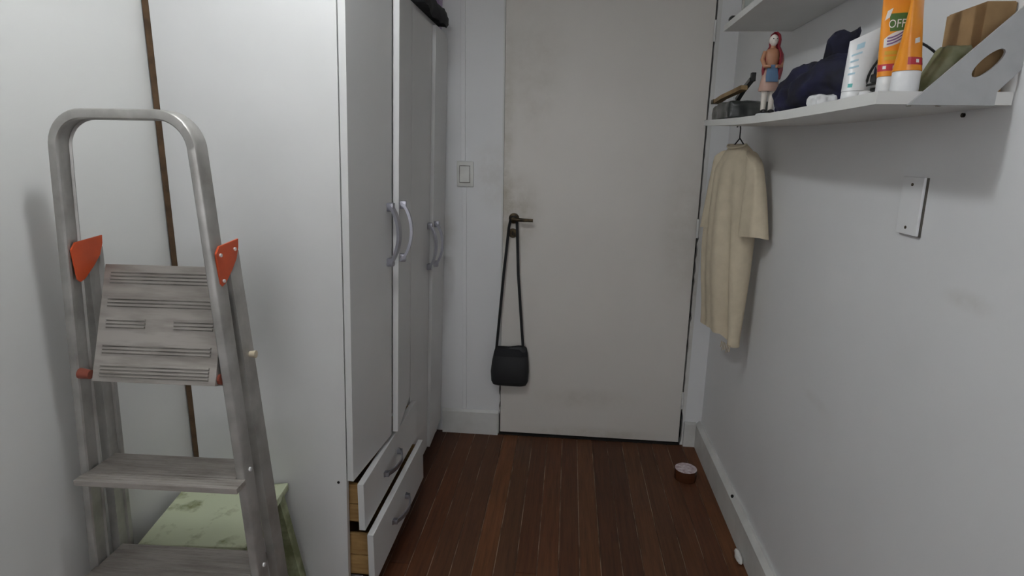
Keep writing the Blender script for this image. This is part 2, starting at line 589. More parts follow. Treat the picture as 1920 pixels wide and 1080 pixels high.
# ---------------------------------------------------------------- ceiling lamp (above the frame)
lamp = thing('pendant_lamp', 'white opal pendant lamp hanging above the ladder', 'lamp', BULB)
MB().tube([(BULB[0], BULB[1], BULB[2] + 0.09), (BULB[0], BULB[1], ZC)], 0.004, 8).build('cord', M['rubber'], lamp)
MB().lathe([(0.0001, 0.0), (0.05, 0.0), (0.045, -0.02), (0.0001, -0.02)], (BULB[0], BULB[1], ZC), 20).build('canopy', M['shade'], lamp, 40)
sh = [(0.03, 0.10), (0.06, 0.085), (0.15, 0.02), (0.19, -0.052), (0.187, -0.053), (0.146, 0.017), (0.058, 0.08), (0.03, 0.094)]
MB().rings([[Vector(BULB) + Vector((r * math.cos(2 * math.pi * i / 32), r * math.sin(2 * math.pi * i / 32), z))
             for i in range(32)] for r, z in sh + sh[:1]], caps=False).build('shade', M['shade'], lamp, 50)
MB().ball(BULB, BULB_R, sub=3).build('bulb', M['bulb'], lamp, 60)

# ---------------------------------------------------------------- wardrobe
WY0, WY1 = 1.402, 2.548
WXB, WXF = -0.995, -0.562
WTOP = 1.752


def rack(p):      # the old carcass leans out a little at the top of its front
    return (p[0] + (p[0] + 0.995) / 0.433 * 0.0266 * (p[2] - 0.9), p[1], p[2])


wd = thing('wardrobe', 'white laminate four-door wardrobe with two part-open drawers along left wall', 'wardrobe', (-0.78, 1.97, 0.0))
sp = MB(rack).box(WXB, WXF, WY0, WY0 + 0.018, 0.0, WTOP, 0.001)
sp = sp.build('side_panel', M['laminate'], wd)
MB(rack).lathe([(0.0001, 0), (0.004, 0), (0.004, 0.001), (0.0001, 0.001)], seg=10,
               f=lambda p: (-0.585 + p[0], WY0 - p[2], 0.413 + p[1])).build('screw_hole', M['dark'], sp)
MB(rack).box(WXB, WXF, WY1 - 0.018, WY1, 0.0, WTOP, 0.001).build('side_panel', M['laminate'], wd)
MB(rack).box(WXB, WXF, 1.976, 1.994, 0.06, WTOP - 0.018).build('divider', M['laminate'], wd)
MB(rack).box(WXB, WXF + 0.012, WY0 - 0.002, WY1, WTOP, WTOP + 0.016, 0.001).build('top_panel', M['laminate'], wd)
MB(rack).box(WXB, WXF, WY0 + 0.018, WY1 - 0.018, 0.06, 0.076).build('bottom_panel', M['laminate'], wd)
MB(rack).box(WXB, WXF, WY0 + 0.018, 1.976, 0.412, 0.424).build('shelf_panel', M['laminate'], wd)
MB(rack).box(WXF - 0.03, WXF - 0.012, WY0 + 0.018, WY1 - 0.018, 0.0, 0.06).build('plinth', M['laminate'], wd)
MB(rack).box(WXB - 0.016, WXB - 0.001, WY0 + 0.001, WY1, 0.02, WTOP + 0.01).build('back_panel', M['hardboard'], wd)


def bow(a, b, out, w, wd_dir, t=0.006, n=14):
    a, b, out = Vector(a), Vector(b), Vector(out)
    pts = []
    for i in range(n + 1):
        s = i / n
        pts.append(a.lerp(b, s) + out * (math.sin(math.pi * s) ** 0.6))
    return MB().band(pts, wd_dir, w, t)


def wdoor(hinge_y, free_y, ang, z0, z1, hz, twist=0.0):
    """door leaf hinged on hinge_y, swung out by ang degrees; outer face 0.018 in front of carcass"""
    sgn = 1 if free_y > hinge_y else -1
    L = abs(free_y - hinge_y)
    ca, sa = math.cos(math.radians(ang)), math.sin(math.radians(ang))
    xh = WXF + 0.002

    def f(p):     # local: p.x thickness outwards 0..0.018, p.y along leaf 0..L, p.z
        u, v = p[1], p[0]
        X = xh + u * sa + v * ca
        Y = hinge_y + sgn * (u * ca) - sgn * v * sa
        return rack((X, Y, p[2]))
    d = MB(f).box(0, 0.018, 0.0015, L - 0.0015, z0, z1, 0.0008).build('door', M['laminate'], wd)
    hy = L - 0.032
    h = bow((0.018, hy, hz - 0.088), (0.018, hy, hz + 0.088), (0.034, 0, 0), 0.022, (0, 1, 0), 0.008)
    for zz in (-0.08, 0.08):
        h.box(0.017, 0.036, hy - 0.010, hy + 0.010, hz + zz - 0.012, hz + zz + 0.012, 0.003)
    h.f = f
    h.build('handle', M['chrome'], d, 40)
    return d


DT = WTOP - 0.004
wdoor(WY0 + 0.001, 1.689, 4.6, 0.418, DT, 1.062)
wdoor(1.984, 1.700, 7.6, 0.418, DT, 1.062)
wdoor(1.987, 2.264, 0.2, 0.064, DT, 0.938)
wdoor(WY1 - 0.002, 2.268, 2.6, 0.064, DT, 0.938)


def drawer(z0, z1, xf, lbl):
    body = MB()
    y0, y1 = 1.428, 1.966
    xb = xf - 0.40
    for yy in (y0, y1 - 0.012):
        body.box(xb, xf - 0.018, yy, yy + 0.012, z0 + 0.012, (z0 + z1) / 2 - 0.001)
        body.box(xb, xf - 0.018, yy, yy + 0.012, (z0 + z1) / 2 + 0.002, z1 - 0.012)
    body.box(xb, xb + 0.012, y0, y1, z0 + 0.012, z1 - 0.012)
    body.box(xb, xf - 0.018, y0, y1, z0 + 0.012, z0 + 0.016)
    d = body.build('drawer', M['rawwood'], wd)
    d['label'] = lbl
    MB().box(xf - 0.018, xf, 1.412, 1.982, z0, z1, 0.0012).build('drawer_front', M['laminate'], d)
    zc = (z0 + z1) / 2
    h = bow((xf, 1.585, zc), (xf, 1.745, zc), (0.03, 0, 0), 0.014, (0, 0, 1), 0.005)
    for yy in (1.595, 1.735):
        h.box(xf - 0.001, xf + 0.016, yy - 0.008, yy + 0.008, zc - 0.007, zc + 0.007, 0.002)
    h.build('handle', M['chrome'], d, 40)


drawer(0.262, 0.404, -0.531, 'upper drawer pulled out a little, raw wood side')
drawer(0.092, 0.248, -0.509, 'lower drawer pulled out further, raw wood side')

# things on top of the wardrobe
WT = WTOP + 0.016 + 0.021


def cloth_top():
    m = MB()
    rings = []
    rc = random.Random(5)
    nY = 22
    for i in range(nY + 1):
        s = i / nY
        y = 2.03 + s * 0.40
        hgt = 0.02 + 0.075 * math.sin(math.pi * min(1, 0.12 + s * 0.9)) ** 0.7 + 0.012 * math.sin(s * 17)
        over = 0.02 * math.sin(s * 9 + 1) + 0.016
        drop = 0.012 + 0.02 * max(0, math.sin(s * 7.5 - 2.2))
        xf = -0.503 + over * 0.45
        zb = WTOP + 0.0225
        ring = [(-0.86, y, zb), (-0.545, y, zb), (xf - 0.004, y, zb - drop * 0.2), (xf, y, zb - drop * (0.3 if s < 0.6 else 0.7)),
                (xf + 0.006, y, zb + 0.015), (xf - 0.005, y, zb + hgt * 0.55), (-0.56 + 0.01 * math.sin(s * 12), y, zb + hgt * 0.9),
                (-0.66, y, zb + hgt + 0.012 * math.sin(s * 23)), (-0.76, y, zb + hgt * 0.8), (-0.85, y, zb + hgt * 0.35)]
        rings.append(ring)
    m.rings(rings)
    return m


tag(wrinkle(dense(cloth_top(), 1).build('black_cloth_bundle', M['black_cloth'], None, 60), 0.004, 25, 3.0),
    'crumpled black cloth bundle hanging over top edge of the wardrobe', 'cloth')
tub = thing('storage_tub', 'lilac plastic tub standing behind the black cloth on the wardrobe top', 'tub', (-0.60, 2.50, WTOP + 0.018))

# ---------------------------------------------------------------- step ladder
LX0, LY0, LYAW = -0.8041, 1.0138, 0.0325
LC, LS = math.cos(LYAW), math.sin(LYAW)
TT, DD = 0.0185, 0.039


def LW(z):
    return 0.1613 + 0.0535 * (0.9 - z)


def LP(p):
    return (LX0 + p[0] * LC - p[1] * LS, LY0 + 0.0046 * (p[2] - 0.9) + p[0] * LS + p[1] * LC, p[2])


lad = thing('step_ladder', 'folded aluminium step ladder with orange hinge brackets against left wall', 'ladder', (LX0, LY0, 0.0))
# bent front frame: rectangular section with shallow channel on its inner side
ZTOP, RB = 1.3640, 0.062
path = []
for z in (0.018, 0.3, 0.6, 0.9, 1.1, 1.25):
    path.append((-(LW(z) - TT / 2), z, (-1.0, 0.0)))
wtop = LW(1.30) - TT / 2
for i in range(0, 11):
    a = math.pi - i / 10 * math.pi / 2
    path.append((-wtop + RB + RB * math.cos(a), ZTOP - TT / 2 - RB + RB * math.sin(a), None))
right = [(-q[0], q[1], None) for q in reversed(path)]
full = [(q[0], q[1]) for q in path] + [(q[0], q[1]) for q in right]
rings = []
for i, (px_, pz_) in enumerate(full):
    a, b = full[max(i - 1, 0)], full[min(i + 1, len(full) - 1)]
    t = Vector((b[0] - a[0], b[1] - a[1])).normalized()
    nn = Vector((-t.y, t.x))         # outward (left of travel)
    h = TT / 2
    e = 0.0025
    prof2 = [(h, e), (h - e, 0), (-h + e, 0), (-h, e), (-h, 0.009), (-h + 0.004, 0.011), (-h + 0.004, DD - 0.006),
             (-h, DD - 0.004), (-h, DD - e), (-h + e, DD), (h - e, DD), (h, DD - e)]
    rings.append([LP((px_ + nn.x * u, v, pz_ + nn.y * u)) for u, v in prof2])
MB().rings(rings).build('front_frame', M['alu'], lad, 45)
# rear legs, folded close behind the front frame


def rear_off(z):
    return 0.050 + 0.028 * (1.12 - z)


for s in (-1, 1):
    rg = []
    for z in (0.018, 0.55, 1.10):
        w = LW(z) + 0.001
        o = rear_off(z)
        xs = (s * w, s * (w - TT))
        rg.append([LP((xs[0], o, z)), LP((xs[1], o, z)), LP((xs[1], o + 0.012, z)), LP((xs[1] + s * 0.004, o + 0.014, z)),
                   LP((xs[1] + s * 0.004, o + 0.03, z)), LP((xs[1], o + 0.032, z)), LP((xs[1], o + 0.042, z)), LP((xs[0], o + 0.042, z))])
    leg = MB().rings(rg).build('rear_leg', M['alu'], lad, 30)
    # orange hinge bracket: plates on the inner and outer face, tied by a pin
    hb = MB()
    po = [(0.006, 1.106), (0.018, 1.119), (0.088, 1.124), (0.086, 1.108), (0.076, 1.086), (0.058, 1.068), (0.030, 1.046), (0.018, 1.042), (0.012, 1.048)]
    wi = LW(1.09)
    for xx in ((wi + 0.0025,) if s > 0 else (wi - TT - 0.0035,)):
        hb.prism(po, s * xx - 0.002, s * xx + 0.002, 'x', 0.0008, f=lambda p: LP((p[0], p[1], p[2])))
    hbo = hb.build('hinge_bracket', M['orange'], lad)
    for (yy, zz) in ((0.018, 1.102), (0.070, 1.106), (0.022, 1.052)):
        MB().tube([LP((s * (wi + 0.0045), yy, zz)), LP((s * (wi + 0.0075), yy, zz))], 0.0035, 8).build('rivet', M['rivet'], hbo)
    # rubber feet
    w0 = LW(0.01)
    for yy, dy in ((0.0, DD), (rear_off(0.01), 0.042)):
        MB().box(s * (w0 - TT / 2) - 0.012, s * (w0 - TT / 2) + 0.012, yy - 0.003, yy + dy + 0.003, 0.0, 0.03, 0.003,
                 f=LP).build('rubber_foot', M['rubber'], lad)
# rear cross bars
for z in (0.14,):
    w = LW(z) - TT
    o = rear_off(z)
    MB().box(-w, w, o + 0.001, o + 0.013, z - 0.012, z + 0.012, 0.002, f=LP).build('cross_bar', M['alu'], lad)


def ladder_step(z):
    w = LW(z)
    m = MB()
    m.box(-w + TT + 0.0005, w - TT - 0.0005, 0.0, 0.074, z - 0.022, z - 0.003, 0.001)
    # tread with fine ribs, running out over the front of the rails
    prof = []
    y0, y1 = -0.036, 0.076
    nr = 13
    m.box(-w + TT + 0.0005, w - TT - 0.0005, 0.0, y1, z - 0.004, z, 0.0008)
    m.box(-w + 0.015, w + 0.002, y0, -0.001, z - 0.012, z, 0.0012)
    for i in range(nr):
        yy = y0 + 0.004 + i * (y1 - y0 - 0.008) / (nr - 1)
        xa, xb_ = (-w + 0.017, w) if yy < -0.002 else (-w + TT + 0.002, w - TT - 0.002)
        m.box(xa, xb_, yy - 0.0022, yy + 0.0022, z - 0.001, z + 0.0007)
    return m


for z in (0.648, 0.424, 0.200):
    m = ladder_step(z)
    m.f = LP
    st = m.build('step', M['alu_dirty'], lad)
    for s in (-1, 1):
        wv = LW(z)
        MB().tube([LP((s * (wv - 0.001), 0.022, z + 0.01)), LP((s * (wv + 0.003), 0.022, z + 0.01))], 0.0045, 8).build('rivet', M['rivet'], st)

# folded-up platform
PB, PT = (-0.014, 0.852), (0.062, 1.070)
PL = math.hypot(PT[0] - PB[0], PT[1] - PB[1])
pu = ((PT[0] - PB[0]) / PL, (PT[1] - PB[1]) / PL)
PHW = 0.1220


def PLAT(p):    # p.x across, p.y outward (towards the viewer), p.z along
    return LP((p[0] + 0.016, PB[0] + pu[0] * p[2] - pu[1] * p[1], PB[1] + pu[1] * p[2] + pu[0] * p[1]))


m = MB()
m.box(-PHW, PHW, -0.004, 0.0, 0, PL, 0.001)
m.box(-PHW, PHW, -0.024, -0.002, 0, 0.004)
m.box(-PHW, PHW, -0.024, -0.002, PL - 0.004, PL)
for s in (-1, 1):
    m.box(s * PHW - 0.002, s * PHW + 0.002, -0.03, 0.0, 0, PL, 0.0008)
for base, nrib, split in ((0.012, 4, False), (0.058, 3, False), (0.108, 3, True), (0.150, 3, False), (0.196, 4, False)):
    for i in range(nrib):
        z = base + i * 0.0068
        spans = [(-PHW + 0.014, -0.028), (0.03, PHW - 0.012)] if split else [(-PHW + 0.012, PHW - 0.012)]
        for a, b in spans:
            m.box(a, b, -0.001, 0.0034, z - 0.0016, z + 0.0016, 0.0006)
m.f = PLAT
plt = m.build('platform', M['alu_dirty'], lad)
gd = MB()  # dark strips painting in the shade lost between the platform ribs
for base, nrib, split in ((0.012, 4, False), (0.058, 3, False), (0.108, 3, True), (0.150, 3, False), (0.196, 4, False)):
    for i in range(nrib):
        z = base + i * 0.0068 - 0.0026
        spans = [(-PHW + 0.014, -0.028), (0.03, PHW - 0.012)] if split else [(-PHW + 0.012, PHW - 0.012)]
        for a, b in spans:
            gd.box(a, b, -0.0005, 0.0006, z - 0.0012, z + 0.0012)
gd.f = PLAT
gd.build('groove_shade', M['groove'], plt)
for s in (-1, 1):
    wv = LW(0.858) - TT
    MB().tube([LP((s * wv, 0.004, 0.860)), LP((s * (wv - 0.022), 0.004, 0.858))], [0.011, 0.009], 12).build('pivot_pin', M['redpin'], lad, 40)
wv = LW(0.89)
MB().tube([LP((wv + 0.001, 0.082, 0.885)), LP((wv + 0.014, 0.082, 0.885))], [0.006, 0.008], 10).build('stop_knob', M['beige'], lad, 40)

# ---------------------------------------------------------------- stool
stl = thing('wooden_stool', 'low wooden stool in chipped pale green paint behind the ladder', 'stool', (-0.855, 1.25, 0.0))
SC = [(-0.960, 1.105), (-0.708, 1.124), (-0.738, 1.396), (-1.000, 1.330)]
ST = 0.405
MB().prism(SC, ST - 0.022, ST, 'z', 0.003).build('seat', M['mint'], stl)
cx = sum(p[0] for p in SC) / 4
cy = sum(p[1] for p in SC) / 4
top_in = [(cx + (p[0] - cx) * 0.80, cy + (p[1] - cy) * 0.80) for p in SC]
foot = [(cx + (p[0] - cx) * 0.96 + (0.05 if p[0] > cx else 0.012), cy + (p[1] - cy) * 0.83) for p in SC]
for (a, b), (c, d) in zip(top_in, foot):
    rg = []
    for z, (u, v) in ((ST - 0.022, (a, b)), (0.0, (c, d))):
        rg.append([(u - 0.017, v - 0.014, z), (u + 0.017, v - 0.014, z), (u + 0.017, v + 0.014, z), (u - 0.017, v + 0.014, z)])
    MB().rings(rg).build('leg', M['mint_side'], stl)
for i in range(4):
    j = (i + 1) % 4
    a, b = Vector((*top_in[i], 0)), Vector((*top_in[j], 0))
    d = (b - a).normalized()
    nrm = Vector((d.y, -d.x, 0)) * 0.007
    rg = []
    for q in (a, b):
        rg.append([q + nrm + Vector((0, 0, ST - 0.075)), q - nrm + Vector((0, 0, ST - 0.075)),
                   q - nrm + Vector((0, 0, ST - 0.022)), q + nrm + Vector((0, 0, ST - 0.022))])
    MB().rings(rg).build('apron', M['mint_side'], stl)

# ---------------------------------------------------------------- lilac tub on wardrobe (parts)
def tub_rings(cx, cy, hx, hy, z0, prof):
    return [[(cx + (hx + e) * a, cy + (hy + e) * b, z0 + z) for a, b in
             ((-1, -0.8), (-0.8, -1), (0.8, -1), (1, -0.8), (1, 0.8), (0.8, 1), (-0.8, 1), (-1, 0.8))] for e, z in prof]


tz = WTOP + 0.018
MB().rings(tub_rings(-0.588, 2.495, 0.048, 0.034, tz, [(0, 0), (0.006, 0.15), (0.009, 0.152), (0.009, 0.158), (0.004, 0.158), (-0.003, 0.006)])).build('body', M['lilac'], tub, 40)

# ---------------------------------------------------------------- back wall fittings
sw = thing('light_switch', 'white rocker light switch on back wall left of the door', 'switch', (-0.449, YB, 1.206))
sx, sz = -0.449, 1.206
MB().box(sx - 0.036, sx + 0.036, YB - 0.010, YB, sz - 0.054, sz + 0.054, 0.004).build('plate', M['switch'], sw, 40)
MB().box(sx - 0.0245, sx + 0.0225, YB - 0.0106, YB - 0.009, sz - 0.0365, sz + 0.0365).build('rocker_gap_shade', M['groove'], sw)  # dark plate painted in as the recess shade around the rocker
MB().prism([(YB - 0.009, sz - 0.034), (YB - 0.017, sz - 0.034), (YB - 0.012, sz + 0.034), (YB - 0.009, sz + 0.034)],
           sx - 0.022, sx + 0.020, 'x', 0.001).build('rocker', M['switch'], sw)
rc_ = tag(MB().box(-0.467, -0.448, YB - 0.009, YB, sz + 0.055, ZC, 0.002).build('cable_raceway', M['wall']),
          'white cable raceway running up the wall above the light switch', 'raceway')
rc_ = tag(MB().box(-0.462, -0.443, YB - 0.009, YB, 0.12, sz - 0.055, 0.002).build('cable_raceway', M['wall']),
          'white cable raceway running from light switch down to baseboard', 'raceway')

# black shoulder bag hanging from the door handle
bag = thing('shoulder_bag', 'small black shoulder bag hanging by its strap from the door handle', 'bag', (-0.238, YB - 0.04, 0.26))
rings = []
for (z, hw, th, off) in ((0.262, 0.060, 0.010, 0.0), (0.268, 0.076, 0.020, 0), (0.285, 0.084, 0.026, 0), (0.33, 0.087, 0.028, 0), (0.38, 0.083, 0.024, 0.002),
                         (0.42, 0.077, 0.018, 0.004), (0.443, 0.071, 0.010, 0.004), (0.448, 0.066, 0.005, 0.004)):
    rg = []
    for i in range(28):
        a = 2 * math.pi * i / 28
        ca, sa = math.cos(a), math.sin(a)
        xx = hw * math.copysign(abs(ca) ** 0.45, ca)
        yy = th * math.copysign(abs(sa) ** 0.7, sa)
        rg.append((-0.238 + off + xx, YB - 0.040 + yy, z + (0.006 * math.sin(xx * 40) if z > 0.43 else 0)))
    rings.append(rg)
MB().rings(rings).build('body', M['black_bag'], bag, 60)
flap = []
for (z, hw, y) in ((0.447, 0.067, -0.046), (0.44, 0.071, -0.053), (0.42, 0.076, -0.0615), (0.408, 0.077, -0.0645)):
    flap.append([(-0.234 - hw, YB + y + 0.008, z), (-0.234 - hw * 0.5, YB + y, z - 0.001), (-0.234 + hw * 0.5, YB + y, z - 0.001), (-0.234 + hw, YB + y + 0.008, z),
                 (-0.234 + hw, YB + y + 0.011, z), (-0.234 - hw, YB + y + 0.011, z)])
MB().rings(flap).build('flap', M['black_cloth'], bag, 60)
ly = HY - 0.030
pl_ = [(-0.300, YB - 0.045, 0.432), (-0.293, YB - 0.043, 0.52), (-0.272, YB - 0.040, 0.78), (-0.253, YB - 0.036, 0.985), (-0.246, ly, 1.018), (-0.236, ly, 1.034),
       (-0.228, ly, 1.033), (-0.219, ly, 1.016), (-0.217, YB - 0.036, 0.985), (-0.208, YB - 0.040, 0.78), (-0.186, YB - 0.043, 0.52), (-0.178, YB - 0.045, 0.432)]
MB().band(pl_, (0.9, 1, 0), 0.014, 0.003).build('strap', M['black_bag'], bag, 40)

# ---------------------------------------------------------------- right wall: shelves
SY0, SY1, SXF = 0.967, 2.145, 0.450


def shelf_top(y):
    s = (y - SY0) / (SY1 - SY0)
    return 1.3985 + 0.021 * s - 0.009 * math.sin(math.pi * s)


shf = thing('wall_shelf', 'long sagging white wall shelf loaded with clutter', 'shelf', (0.545, 1.55, 1.38))
rings = []
for i in range(25):
    y = SY0 + (SY1 - SY0) * i / 24
    z = shelf_top(y)
    rings.append([(SXF, y, z - 0.0185), (SXF + 0.0005, y, z), (XR - 0.001, y, z), (XR - 0.001, y, z - 0.0185)])
MB().rings(rings).build('board', M['shelf'], shf)
gp = [(0.494, 1.379), (0.613, 1.379), (0.613, 1.398), (0.6395, 1.428), (0.6395, 1.521), (0.629, 1.515)]
# gusset plate with an oval hole, built as a bridged outline
outl = []


def ray_hit(cx, cz, a, poly):
    best = None
    dx, dz = math.cos(a), math.sin(a)
    for i in range(len(poly)):
        (x1, z1), (x2, z2) = poly[i], poly[(i + 1) % len(poly)]
        ex, ez = x2 - x1, z2 - z1
        den = dx * ez - dz * ex
        if abs(den) < 1e-9:
            continue
        t = ((x1 - cx) * ez - (z1 - cz) * ex) / den
        u = ((x1 - cx) * dz - (z1 - cz) * dx) / den
        if t > 0 and -1e-6 <= u <= 1 + 1e-6 and (best is None or t < best):
            best = t
    return (cx + dx * best, cz + dz * best)


hcx, hcz = 0.594, 1.4375
tilt = math.atan2(0.131, 0.136)
angs = sorted(set([2 * math.pi * i / 48 - math.pi for i in range(48)] + [math.atan2(z - hcz, x - hcx) for x, z in gp]))
bm = bmesh.new()
lay = []
for yy in (0.9625, 0.9665):
    ro = [bm.verts.new((*(lambda q: (q[0], yy, q[1]))(ray_hit(hcx, hcz, a, gp)),)) for a in angs]
    ri = []
    for a in angs:
        b = a - tilt
        r = 1 / math.sqrt((math.cos(b) / 0.0265) ** 2 + (math.sin(b) / 0.0095) ** 2)
        ri.append(bm.verts.new((hcx + r * math.cos(a), yy, hcz + r * math.sin(a))))
    lay.append((ro, ri))
nA = len(angs)
for i in range(nA):
    j = (i + 1) % nA
    for (ro, ri) in lay:
        bm.faces.new((ro[i], ro[j], ri[j], ri[i]))
    for w in (0, 1):
        bm.faces.new((lay[0][w][i], lay[0][w][j], lay[1][w][j], lay[1][w][i]))
gm = MB()
gm._add(bm)
gm.build('bracket', M['bracket'], shf)
for xx in (0.506, 0.548):
    MB().tube([(xx, 0.985, 1.3825), (xx, 0.985, 1.3785)], 0.0035, 8).build('screw', M['grey_box'], shf)
tag(MB().tube([(XR - 0.004, 1.073, 1.3725), (XR + 0.004, 1.073, 1.3725)], 0.0036, 8).build('wall_plug', M['brass']),
    'dark empty wall plug just under the loaded shelf', 'wall plug')
ush = thing('wall_shelf', 'higher, shorter white wall shelf above the cluttered one', 'shelf', (0.54, 1.62, 1.665))
MB().box(0.442, XR - 0.001, 1.31, 1.945, 1.664, 1.682, 0.0008).build('board', M['shelf'], ush)
MB().box(0.60, XR - 0.001, 1.345, 1.365, 1.63, 1.664, 0.002).build('cleat', M['shelf'], ush)

bp = thing('blank_wall_plate', 'white blank electrical cover plate with two screws on right wall', 'wall plate', (XR, 1.171, 1.16))
MB().box(XR - 0.0085, XR - 0.0035, 1.137, 1.206, 1.163, 1.269, 0.0012, f=lambda p: (p[0], p[1] + 0.02 * (p[2] - 1.216), p[2])).build('plate', M['wall'], bp)
MB().box(XR - 0.0036, XR, 1.1357, 1.200, 1.1617, 1.2682, 0, f=lambda p: (p[0], p[1] + 0.02 * (p[2] - 1.216), p[2])).build('box_rim', M['grime'], bp)
for zz in (1.176, 1.255):
    MB().tube([(XR - 0.0082, 1.172, zz), (XR - 0.0098, 1.172, zz)], 0.003, 8).build('screw', M['brass'], bp)

# ---------------------------------------------------------------- shirt on a wire hanger
HC = Vector((0.553, 2.07, 0))
HU = Vector((-0.28, 0.96, 0)).normalized()       # along hanger, away from camera
HN = Vector((-HU.y, HU.x, 0))                    # towards the room
if HN.x > 0:
    HN = -HN


def SP(u, v, z):
    return HC + HU * u + HN * v + Vector((0, 0, z))


hg = thing('wire_hanger', 'black wire clothes hanger hooked under the loaded shelf', 'hanger', SP(0, 0, 1.33))
pts = [SP(0.022, 0, 1.395), SP(0.014, 0, 1.402), SP(0.004, 0, 1.400), SP(0, 0, 1.388), SP(0, 0, 1.360), SP(-0.042, 0, 1.327), SP(-0.09, 0, 1.292),
       SP(-0.098, 0, 1.280), SP(0.098, 0, 1.280), SP(0.09, 0, 1.292), SP(0.042, 0, 1.327), SP(0, 0, 1.358)]
MB().tube([tuple(p) for p in pts], 0.0022, 6).build('wire', M['black_plastic'], hg, 50)
srt = thing('tshirt', 'beige short-sleeved cotton shirt hanging below the loaded shelf', 'shirt', SP(0, 0, 0.67))


def shirt_half(z):
    """near (-u) and far (+u) half widths of the hanging body at height z"""
    if z > 1.255:
        q = (1.338 - z) / 0.083
        return 0.046 + 0.094 * q ** 0.8, 0.046 + 0.086 * q ** 0.9
    q = (1.255 - z) / 0.59
    near = 0.140 - 0.030 * min(1, q / 0.35) - 0.004 * q
    far = 0.132 + 0.012 * math.sin(math.pi * min(1, q * 1.2)) - 0.020 * q
    return near, far


rings = []
NZ, NA = 44, 96
for i in range(NZ + 1):
    s = i / NZ
    z = 1.338 - s * (1.338 - 0.668)
    wn, wf2 = shirt_half(z)
    th = 0.010 + 0.018 * min(1, s / 0.12) + 0.020 * math.sin(math.pi * min(1, s * 1.05)) + 0.006 * s
    rg = []
    for k in range(NA):
        a = 2 * math.pi * k / NA
        ca, sa = math.cos(a), math.sin(a)
        u = (wf2 if ca > 0 else wn) * math.copysign(abs(ca) ** 0.8, ca)
        v = th * math.copysign(abs(sa) ** 0.75, sa)
        g = min(1, s * 4)
        # soft vertical folds, one deep fold turning the near side away below the sleeve
        fold = 0.005 * math.sin(u * 48 + 1.0 * s + 0.7) + 0.003 * math.sin(u * 95 + 4 * s)
        uc = -0.045 - 0.02 * s
        deep = -0.022 * math.exp(-((u - uc) / 0.014) ** 2) * min(1, max(0, (s - 0.25) / 0.4))
        v += (fold * g + deep) if sa > 0 else fold * 0.6 * g
        zz = z
        if s > 0.55:
            t = (s - 0.55) / 0.45
            zz += (0.034 * (1 if u > uc else 0) * min(1, abs(u - uc) / 0.02) + 0.004 * math.sin(u * 60)) * t * (1 if sa > -0.2 else 0.3)
        rg.append(tuple(SP(u, v, zz)))
    rings.append(rg)
inner = []
for rg in rings[::-1][:8]:
    c = sum((Vector(p) for p in rg), Vector()) / len(rg)
    inner.append([tuple(c + (Vector(p) - c) * 0.965 + Vector((0, 0, 0.001))) for p in rg])
MB().rings(rings + inner).build('body', M['shirt'], srt, 60)
for sgn in (-1, 1):
    rg = []
    for i in range(17):
        s = i / 16
        u0 = sgn * (0.098 + (0.046 if sgn < 0 else 0.006) * s ** 0.7)
        z0 = 1.300 - 0.248 * s
        hw = 0.026 + 0.030 * s ** 0.7
        th = 0.022 + 0.016 * s
        ring = []
        for k in range(32):
            a = 2 * math.pi * k / 32
            uu = hw * math.copysign(abs(math.cos(a)) ** 0.85, math.cos(a))
            vv = th * math.sin(a) * (1 + 0.10 * math.sin(5 * a + s * 3))
            ring.append(tuple(SP(u0 + uu, vv + 0.004, z0 + 0.020 * (uu / hw) * (-sgn) * (1 - s) - 0.004 * math.sin(2 * a) * s)))
        rg.append(ring)
    inn = []
    for r_ in rg[::-1][:5]:
        c = sum((Vector(p) for p in r_), Vector()) / len(r_)
        inn.append([tuple(c + (Vector(p) - c) * 0.93 + Vector((0, 0, 0.001))) for p in r_])
    MB().rings(rg + inn).build('sleeve', M['shirt'], srt, 60)
col = []
for i in range(25):
    a = 2 * math.pi * i / 24
    col.append(tuple(SP(0.050 * math.cos(a), 0.008 + 0.016 * math.sin(a), 1.338 - 0.010 * max(0, math.sin(a)))))
MB().tube(col, 0.0035, 6).build('collar', M['shirt'], srt, 60)
for i in range(7):
    u = -0.105 + i * 0.009
    L = 0.012 + 0.010 * ((i * 7) % 3) / 2
    MB().tube([tuple(SP(u, 0.022, 0.676)), tuple(SP(u + 0.002, 0.023, 0.666 - L))], 0.0016, 5).build('loose_thread', M['hem'], srt)


# ---------------------------------------------------------------- tubes standing on the shelf
def tube_thing(name, label, pos, h, r, hw, yaw, cap_h, body_mat, cap_mat, group=None, lean=0.0, slant=0.0):
    base = Vector((pos[0], pos[1], shelf_top(pos[1])))
    root = thing(name, label, 'tube', tuple(base), group)
    cy_, sy_ = math.cos(yaw), math.sin(yaw)

    def surf(a, s, off=0.0):
        """a: angle, -pi/2 = front; s: 0..1 above the cap"""
        e = s ** 0.9
        rx = r + (hw - r) * e
        ry = r * (1 - e) + 0.0012 * e
        x = (rx + off) * math.cos(a)
        y = (ry + off) * math.sin(a)
        z = cap_h + s * (h - cap_h) + slant * x * s
        return base + Vector((x * cy_ - y * sy_ + lean * z, x * sy_ + y * cy_, z))
    N = 32
    MB().rings([[tuple(surf(2 * math.pi * k / N, i / 16)) for k in range(N)] for i in range(17)]).build('body', body_mat, root, 50)
    cr = r * 0.97
    MB().rings([[(base.x + q * math.cos(2 * math.pi * k / N) + lean * z, base.y + q * math.sin(2 * math.pi * k / N), base.z + z) for k in range(N)]
                for q, z in ((cr - 0.001, 0.0), (cr, 0.001), (cr, cap_h - 0.001), (cr - 0.001, cap_h))]).build('cap', cap_mat, root, 50)
    return root, surf


